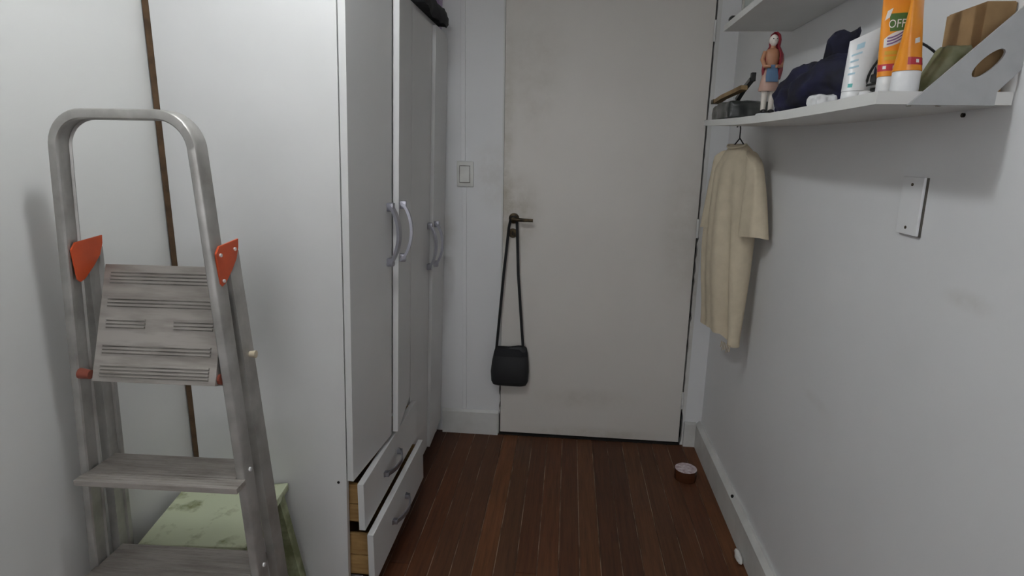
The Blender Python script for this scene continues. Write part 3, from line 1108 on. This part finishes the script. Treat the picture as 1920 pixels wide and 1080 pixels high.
def patch(root, surf, name, mat, cell, off=0.0004):
    """cell(u,v)->(angle, s); u,v in 0..1, a printed patch that follows the tube"""
    bm = bmesh.new()
    nu, nv = 12, 8
    g = [[bm.verts.new(surf(*cell(i / nu, j / nv), off)) for j in range(nv + 1)] for i in range(nu + 1)]
    for i in range(nu):
        for j in range(nv):
            bm.faces.new((g[i][j], g[i + 1][j], g[i + 1][j + 1], g[i][j + 1]))
    m = MB()
    m._add(bm)
    return m.build(name, mat, root)


def text_mesh(txt):
    cu = bpy.data.curves.new('txt', 'FONT')
    cu.body = txt
    cu.align_x = 'CENTER'
    cu.align_y = 'CENTER'
    cu.size = 1.0
    cu.resolution_u = 3
    ob = bpy.data.objects.new('txt', cu)
    COL.objects.link(ob)
    dg = bpy.context.evaluated_depsgraph_get()
    me = bpy.data.meshes.new_from_object(ob.evaluated_get(dg))
    bpy.data.objects.remove(ob)
    return me


def lettering(root, surf, txt, mat, a0, da, s0, ds, off=0.0009, name='lettering', sx=1.0):
    """print text on the tube: x -> angle around, y -> height"""
    me = text_mesh(txt)
    bm = bmesh.new()
    bm.from_mesh(me)
    xs = [v.co.x for v in bm.verts]
    ys = [v.co.y for v in bm.verts]
    mx, my = max(max(xs), -min(xs)), max(max(ys), -min(ys))
    for v in bm.verts:
        v.co = surf(a0 + v.co.x / mx * da, s0 + v.co.y / my * ds, off)
    m = MB()
    m._add(bm)
    return m.build(name, mat, root)


FR = -math.pi / 2
# white cream tube
root, surf = tube_thing('cream_tube', 'white cream tube with pale teal print standing on its cap', (0.504, 1.168), 0.117, 0.0225, 0.0240, math.radians(-28), 0.020,
                        M['white_plastic'], M['white_plastic'], lean=0.06, slant=0.45)
patch(root, surf, 'logo', M['teal'], lambda u, v: (FR - 0.55 + 0.35 * u, 0.06 + 0.07 * v))
for i, (s0, w) in enumerate(((0.30, 0.55), (0.42, 0.7), (0.54, 0.6), (0.66, 0.75))):
    patch(root, surf, 'print_line', M['pale_blue'], lambda u, v, s0=s0, w=w: (FR - 0.75 + w * u, s0 + 0.035 * v))
patch(root, surf, 'emblem', M['pale_blue'], lambda u, v: (FR - 0.45 + 0.5 * u, 0.76 + 0.10 * v))


def repellent(label, pos, yaw, front):
    root, surf = tube_thing('repellent_tube', label, pos, 0.172, 0.0195, 0.0270, yaw, 0.031, M['tube_orange'], M['white_plastic'],
                            'orange repellent tubes')
    patch(root, surf, 'red_band', M['tube_red'], lambda u, v: (FR - 1.35 + 2.7 * u, 0.055 + 0.075 * v))
    for i, a in enumerate((-0.75, -0.05)):
        patch(root, surf, 'print_mark', M['print_white'], lambda u, v, a=a: (FR + a + 0.26 * u, 0.075 + 0.035 * v), 0.0007)
    if front:
        patch(root, surf, 'label_panel', M['tube_green'], lambda u, v: (FR - 0.60 + 1.05 * u * (0.75 + 0.25 * v) + 0.12 * (1 - v), 0.48 + 0.19 * v))
        lettering(root, surf, 'OFF', M['print_white'], FR - 0.12, 0.48, 0.555, 0.050, 0.0009)
        patch(root, surf, 'sticker', M['print_white'], lambda u, v: (FR - 0.92 + 0.34 * u + 0.16 * v, 0.60 + 0.10 * v + 0.03 * u), 0.0008)
        patch(root, surf, 'label_swoosh', M['print_white'], lambda u, v: (FR - 0.85 + 1.55 * u, 0.31 + 0.10 * u * u + (0.05 + 0.09 * math.sin(math.pi * (0.15 + 0.75 * u))) * v), 0.0005)
        for i in range(3):
            patch(root, surf, 'print_line', M['print_purple'], lambda u, v, i=i: (FR - 0.6 + 0.95 * u, 0.335 + 0.032 * i + 0.07 * u * u + 0.017 * v), 0.0009)
        for i in range(2):
            patch(root, surf, 'print_line', M['tube_yellow'], lambda u, v, i=i: (FR - 0.7 + 0.8 * u, 0.17 + 0.06 * i + 0.04 * v), 0.0005)
    else:
        patch(root, surf, 'side_label', M['print_white'], lambda u, v: (FR + 0.75 + 0.5 * u, 0.055 + 0.075 * v), 0.0006)
        patch(root, surf, 'print_mark', M['print_white'], lambda u, v: (FR - 0.9 + 0.5 * u, 0.26 + 0.05 * v + 0.02 * u), 0.0005)


repellent('orange repellent tube with OFF label, further back of the two', (0.508, 1.056), math.radians(-20), True)
repellent('orange repellent tube standing at shelf edge, front one of the two', (0.5005, 0.9945), math.radians(50), False)

# ---------------------------------------------------------------- other clutter on the shelf
# figurine
fy, fx = 1.655, 0.502
fz = shelf_top(fy)
FK = 1.09
fg = thing('figurine', 'small painted figurine with red headscarf and blue apron on shelf', 'figurine', (fx, fy, fz))


def FL(prof, sq=1.0, dx=0.0, dy=0.0, seg=16):
    return [[(fx + dx + r * math.cos(2 * math.pi * k / seg), fy + dy + r * sq * math.sin(2 * math.pi * k / seg), fz + z) for k in range(seg)] for r, z in prof]


MB().rings(FL([(0.024, 0), (0.025, 0.003), (0.022, 0.007), (0.018, 0.008)])).build('base', M['white_plastic'], fg, 40)
for s in (-1, 1):
    lg = MB().rings(FL([(0.0055, 0.012), (0.006, 0.03), (0.0075, 0.05), (0.008, 0.068)], 1, s * 0.0085, 0)).build('leg', M['skin'], fg, 50)
    MB().ball((fx + s * 0.0085, fy - 0.005, fz + 0.012), (0.0075, 0.012, 0.0055)).build('shoe', M['black_plastic'], lg, 60)
MB().rings(FL([(0.023, 0.058), (0.0235, 0.062), (0.020, 0.085), (0.014, 0.108), (0.0125, 0.112)], 0.8)).build('skirt', M['fig_pink'], fg, 50)
MB().rings(FL([(0.012, 0.108), (0.0155, 0.125), (0.017, 0.14), (0.014, 0.15), (0.006, 0.154), (0.006, 0.162)], 0.7)).build('torso', M['fig_tan'], fg, 50)
ap = []
for z, w, y in ((0.078, 0.013, -0.0185), (0.09, 0.014, -0.017), (0.105, 0.012, -0.0135), (0.116, 0.009, -0.0125)):
    ap.append([(fx - w, fy + y, fz + z), (fx, fy + y - 0.003, fz + z), (fx + w, fy + y, fz + z), (fx + w, fy + y + 0.003, fz + z), (fx - w, fy + y + 0.003, fz + z)])
MB().rings(ap).build('apron', M['fig_blue'], fg, 50)
for s in (-1, 1):
    MB().tube([(fx + s * 0.016, fy, fz + 0.146), (fx + s * 0.022, fy - 0.003, fz + 0.128), (fx + s * 0.018, fy - 0.014, fz + 0.112), (fx + s * 0.006, fy - 0.019, fz + 0.112)],
              [0.0055, 0.005, 0.0045, 0.004], 8).build('arm', M['fig_tan'], fg, 50)
hdm = MB().ball((fx, fy - 0.001, fz + 0.171), (0.0105, 0.0115, 0.0135)).build('head', M['skin'], fg, 60)
MB().ball((fx, fy - 0.0125, fz + 0.170), (0.0018, 0.0025, 0.0025)).build('nose', M['skin'], hdm)
for s in (-1, 1):
    MB().ball((fx + s * 0.004, fy - 0.0105, fz + 0.1735), 0.0014).build('eye', M['black_plastic'], hdm)
scarf = []
for z, r0 in ((0.085, 0.020), (0.105, 0.0235), (0.14, 0.0215), (0.158, 0.0125), (0.172, 0.0138), (0.184, 0.011), (0.190, 0.004)):
    rg = []
    for k in range(15):
        a = math.radians(-62 + k * 262 / 14)
        rg.append((fx + 0.004 + r0 * math.cos(a), fy + 0.002 + r0 * 0.95 * math.sin(a), fz + z))
    for k in range(14, -1, -1):
        a = math.radians(-62 + k * 262 / 14)
        rg.append((fx + 0.004 + (r0 - 0.003) * math.cos(a), fy + 0.002 + (r0 - 0.003) * 0.95 * math.sin(a), fz + z))
    scarf.append(rg)
MB().rings(scarf).build('headscarf', M['fig_red'], fg, 50)

for o in list(fg.children) + [g for c_ in fg.children for g in c_.children]:
    for v in o.data.vertices:
        v.co *= FK

# navy cap-like cloth bundle, folded over itself
nv = thing('navy_cloth_bundle', 'crumpled navy blue cloth bundle leaning on the cream tube', 'cloth', (0.53, 1.42, shelf_top(1.42)))
rings = []
zb0 = shelf_top(1.42)
cs = [(1.530, 0.500, 0.014, 0.012), (1.520, 0.505, 0.030, 0.034), (1.49, 0.512, 0.038, 0.052), (1.45, 0.520, 0.042, 0.060), (1.41, 0.525, 0.044, 0.060), (1.37, 0.53, 0.045, 0.064),
      (1.33, 0.535, 0.045, 0.066), (1.28, 0.545, 0.040, 0.058), (1.25, 0.55, 0.028, 0.035)]
for i, (y, xc, hw, hh) in enumerate(cs):
    rg = []
    for k in range(24):
        a = 2 * math.pi * k / 24
        w = 1 + 0.10 * math.sin(3 * a + i * 0.9) + 0.06 * math.sin(7 * a + i * 1.7)
        zz = shelf_top(y) + 0.001 + max(0, (1 + math.sin(a) * w) * hh / 1.25)
        rg.append((xc + hw * w * math.cos(a), y + 0.006 * math.sin(2 * a), zz))
    rings.append(rg)
wrinkle(dense(MB().rings(rings), 2).build('body', M['navy'], nv, 60), 0.006, 26, 1.3, shelf_top(1.40) - zb0 + 0.0005)
fp = []
for i in range(9):
    s = i / 8
    y = 1.40 - 0.05 * s
    z = shelf_top(1.36) + 0.055 + 0.098 * s
    w = 0.048 - 0.022 * s + 0.004 * math.sin(s * 9)
    t = 0.020 - 0.008 * s
    rg = []
    for k in range(16):
        a = 2 * math.pi * k / 16
        rg.append((0.550 + w * math.cos(a) * (0.7), y + t * math.sin(a) - 0.4 * w * math.cos(a), z + 0.006 * math.sin(3 * a + i)))
    fp.append(rg)
wrinkle(dense(MB().rings(fp), 2).build('flap', M['navy'], nv, 60), 0.004, 30, 5.1)

tag(wrinkle(dense(dense(MB().box(0.458, 0.492, 1.212, 1.258, shelf_top(1.235), shelf_top(1.235) + 0.017, 0.003), 2), 1)
            .build('foil_packet', M['white_plastic'], None, 60), 0.003, 60, 7.7, shelf_top(1.235) + 0.0003),
    'small white packet on shelf edge between navy bundle and cream tube', 'packet')
tag(MB().box(0.456, 0.472, 1.42, 1.50, shelf_top(1.46) - 0.0012, shelf_top(1.46) + 0.0015, 0.0006).build('paper_slip', M['paper']),
    'white paper slip lying in front of the navy bundle', 'paper')
tag(MB().box(0.570, 0.628, 1.56, 1.64, shelf_top(1.62), shelf_top(1.62) + 0.058, 0.002).build('grey_carton', M['grey_box']),
    'small grey-brown carton behind the figurine', 'box')
# far pile
pm = MB().box(0.468, 0.585, 1.89, 2.115, shelf_top(2.01), shelf_top(2.01) + 0.044, 0.008)
pm = dense(dense(pm, 3), 2)
pc = tag(wrinkle(pm.build('vinyl_pouch', M['grey_pouch'], None, 60), 0.005, 24, 4.4, shelf_top(2.01) + 0.0005),
         'dark grey vinyl pouch at the far end of the loaded shelf', 'pouch')
bz = shelf_top(2.0) + 0.012
brs = thing('paint_brush', 'flat wooden paint brush lying across the dark pouch', 'brush', (0.49, 1.99, bz + 0.05))
MB().band([(0.475, 2.10, bz + 0.050), (0.478, 2.02, bz + 0.058), (0.49, 1.93, bz + 0.066), (0.498, 1.87, bz + 0.072)], (1, 0.3, 0), 0.022, 0.012).build('brush_handle', M['stick'], brs, 40)
MB().box(0.462, 0.486, 2.095, 2.125, bz + 0.044, bz + 0.058, 0.002).build('ferrule', M['brass'], brs)
kn = thing('pocket_knife', 'black folding tool resting on top of the paint brush', 'tool', (0.51, 1.92, bz + 0.06))
MB().band([(0.520, 2.02, bz + 0.05), (0.515, 1.94, bz + 0.072), (0.512, 1.85, bz + 0.092)], (1, 0.2, 0), 0.014, 0.010).build('grip', M['grey_pouch'], kn, 40)
MB().box(0.508, 0.520, 1.84, 1.856, bz + 0.086, bz + 0.110, 0.001).build('clip', M['black_plastic'], kn)
for i, (xx, yy) in enumerate(((0.472, 1.97), (0.480, 1.90))):
    pass

# cable with a plug, charger, jar behind the tubes
cb = thing('black_cable', 'looped black cable with plug behind the orange tubes', 'cable', (0.56, 1.12, shelf_top(1.12)))
pts = []
c0 = Vector((0.572, 1.125, shelf_top(1.1) + 0.045))
for i in range(29):
    a = math.radians(200 - i * 230 / 28)
    pts.append(tuple(c0 + Vector((0.066 * math.cos(a), 0.02 * math.sin(a * 2), 0.052 * math.sin(a)))))
pts = [(0.520, 1.115, shelf_top(1.1) + 0.030)] + pts + [(0.622, 1.125, shelf_top(1.1) + 0.006)]
MB().tube(pts, 0.0022, 7).build('cord', M['black_plastic'], cb, 60)
MB().box(0.508, 0.534, 1.104, 1.126, shelf_top(1.1) + 0.030, shelf_top(1.1) + 0.044, 0.003).build('plug', M['black_plastic'], cb)
cg = thing('charger', 'dark power adapter with white top lying behind the cream tube', 'charger', (0.555, 1.17, shelf_top(1.15)))
MB().box(0.535, 0.575, 1.14, 1.20, shelf_top(1.15), shelf_top(1.15) + 0.026, 0.003).build('body', M['grey_pouch'], cg)
MB().box(0.533, 0.577, 1.138, 1.202, shelf_top(1.15) + 0.0262, shelf_top(1.15) + 0.031, 0.001).build('lid', M['white_plastic'], cg)
jr = thing('balm_jar', 'tiny cream-coloured balm jar between cream tube and orange tubes', 'jar', (0.498, 1.112, shelf_top(1.112)))
z0 = shelf_top(1.112)
MB().lathe([(0.008, 0), (0.0095, 0.002), (0.0095, 0.007)], (0.498, 1.112, z0), 18).build('body', M['stick'], jr, 40)
MB().lathe([(0.0100, 0.007), (0.0105, 0.009), (0.0095, 0.014), (0.004, 0.016)], (0.498, 1.112, z0), 18).build('lid', M['white_plastic'], jr, 40)

# olive plastic bag and cardboard box at the near end
ob = MB()
zs = shelf_top(1.02)
rings = []
for i, (z, x0, x1, y0, y1) in enumerate(((0.001, 0.531, 0.590, 0.992, 1.040), (0.010, 0.529, 0.592, 0.990, 1.042), (0.030, 0.537, 0.592, 0.990, 1.040),
                                         (0.052, 0.548, 0.593, 0.992, 1.038), (0.064, 0.554, 0.593, 0.994, 1.036), (0.069, 0.557, 0.592, 0.998, 1.032))):
    rg = []
    for k in range(28):
        a = 2 * math.pi * k / 28
        w = 1 + 0.05 * math.sin(4 * a + i) + 0.04 * math.sin(9 * a - i * 1.3)
        ca, sa = math.cos(a), math.sin(a)
        xx = (x0 + x1) / 2 + (x1 - x0) / 2 * math.copysign(abs(ca) ** 0.6, ca) * min(w, 1.0)
        yy = (y0 + y1) / 2 + (y1 - y0) / 2 * math.copysign(abs(sa) ** 0.7, sa) * w
        rg.append((xx, yy, zs + z))
    rings.append(rg)
tag(wrinkle(dense(ob.rings(rings), 1).build('plastic_bag', M['olive'], None, 60), 0.0015, 60, 2.2, zs), 'crumpled olive green plastic bag in front of the cardboard box', 'bag')
cbx = thing('cardboard_box', 'small brown cardboard box against wall at near end of shelf', 'box', (0.617, 1.04, shelf_top(1.04)))
z0 = shelf_top(1.04)
MB().box(0.5965, 0.638, 0.994, 1.090, z0, z0 + 0.128, 0.001).build('body', M['card'], cbx)
MB().box(0.5980, 0.637, 0.996, 1.086, z0 + 0.1282, z0 + 0.1296, 0.0003).build('lid', M['card'], cbx)

# upper shelf clutter
gl = thing('glass_jar', 'round clear glass jar on the far end of the higher shelf', 'jar', (0.50, 1.88, 1.682))
MB().lathe([(0.032, 0), (0.036, 0.004), (0.038, 0.05), (0.034, 0.075), (0.034, 0.085), (0.031, 0.085), (0.031, 0.075), (0.035, 0.05), (0.033, 0.006), (0.001, 0.005)], (0.505, 1.86, 1.682), 28).build('body', M['glass'], gl, 40)
tag(blob((0.458, 1.915, 1.692), (0.012, 0.022, 0.010), 0.1, 21, 1.6822, 2).build('small_pouch', M['black_plastic'], None, 60),
    'small black pouch at far corner of the higher shelf', 'pouch')

# ---------------------------------------------------------------- on the floor
tp = thing('tape_roll', 'roll of brown packing tape lying on the floor by the door', 'tape roll', (0.522, 2.262, 0.0))
c = (0.522, 2.262, 0.0)
MB().rings([[(c[0] + r * math.cos(2 * math.pi * k / 32), c[1] + r * math.sin(2 * math.pi * k / 32), z) for k in range(32)]
            for r, z in ((0.030, 0.001), (0.044, 0.001), (0.0445, 0.003), (0.0445, 0.043), (0.044, 0.045), (0.030, 0.045), (0.030, 0.001))], caps=False).build('tape', M['tape'], tp, 40)
MB().lathe([(0.0001, 0.0452), (0.0435, 0.0452), (0.0435, 0.0462), (0.0001, 0.0462)], c, 32).build('label_disc', M['tape_label'], tp)
tag(wrinkle(blob((0.602, 1.765, 0.012), (0.008, 0.030, 0.014), 0.3, 2, 0.0004).build('paper_scrap', M['paper'], None, 20), 0.004, 90, 1.1, 0.0004),
    'crumpled white paper scrap on floor against the right baseboard', 'paper')

# ---------------------------------------------------------------- tidy
for o in S.objects:
    if '_org' in o:
        del o['_org']
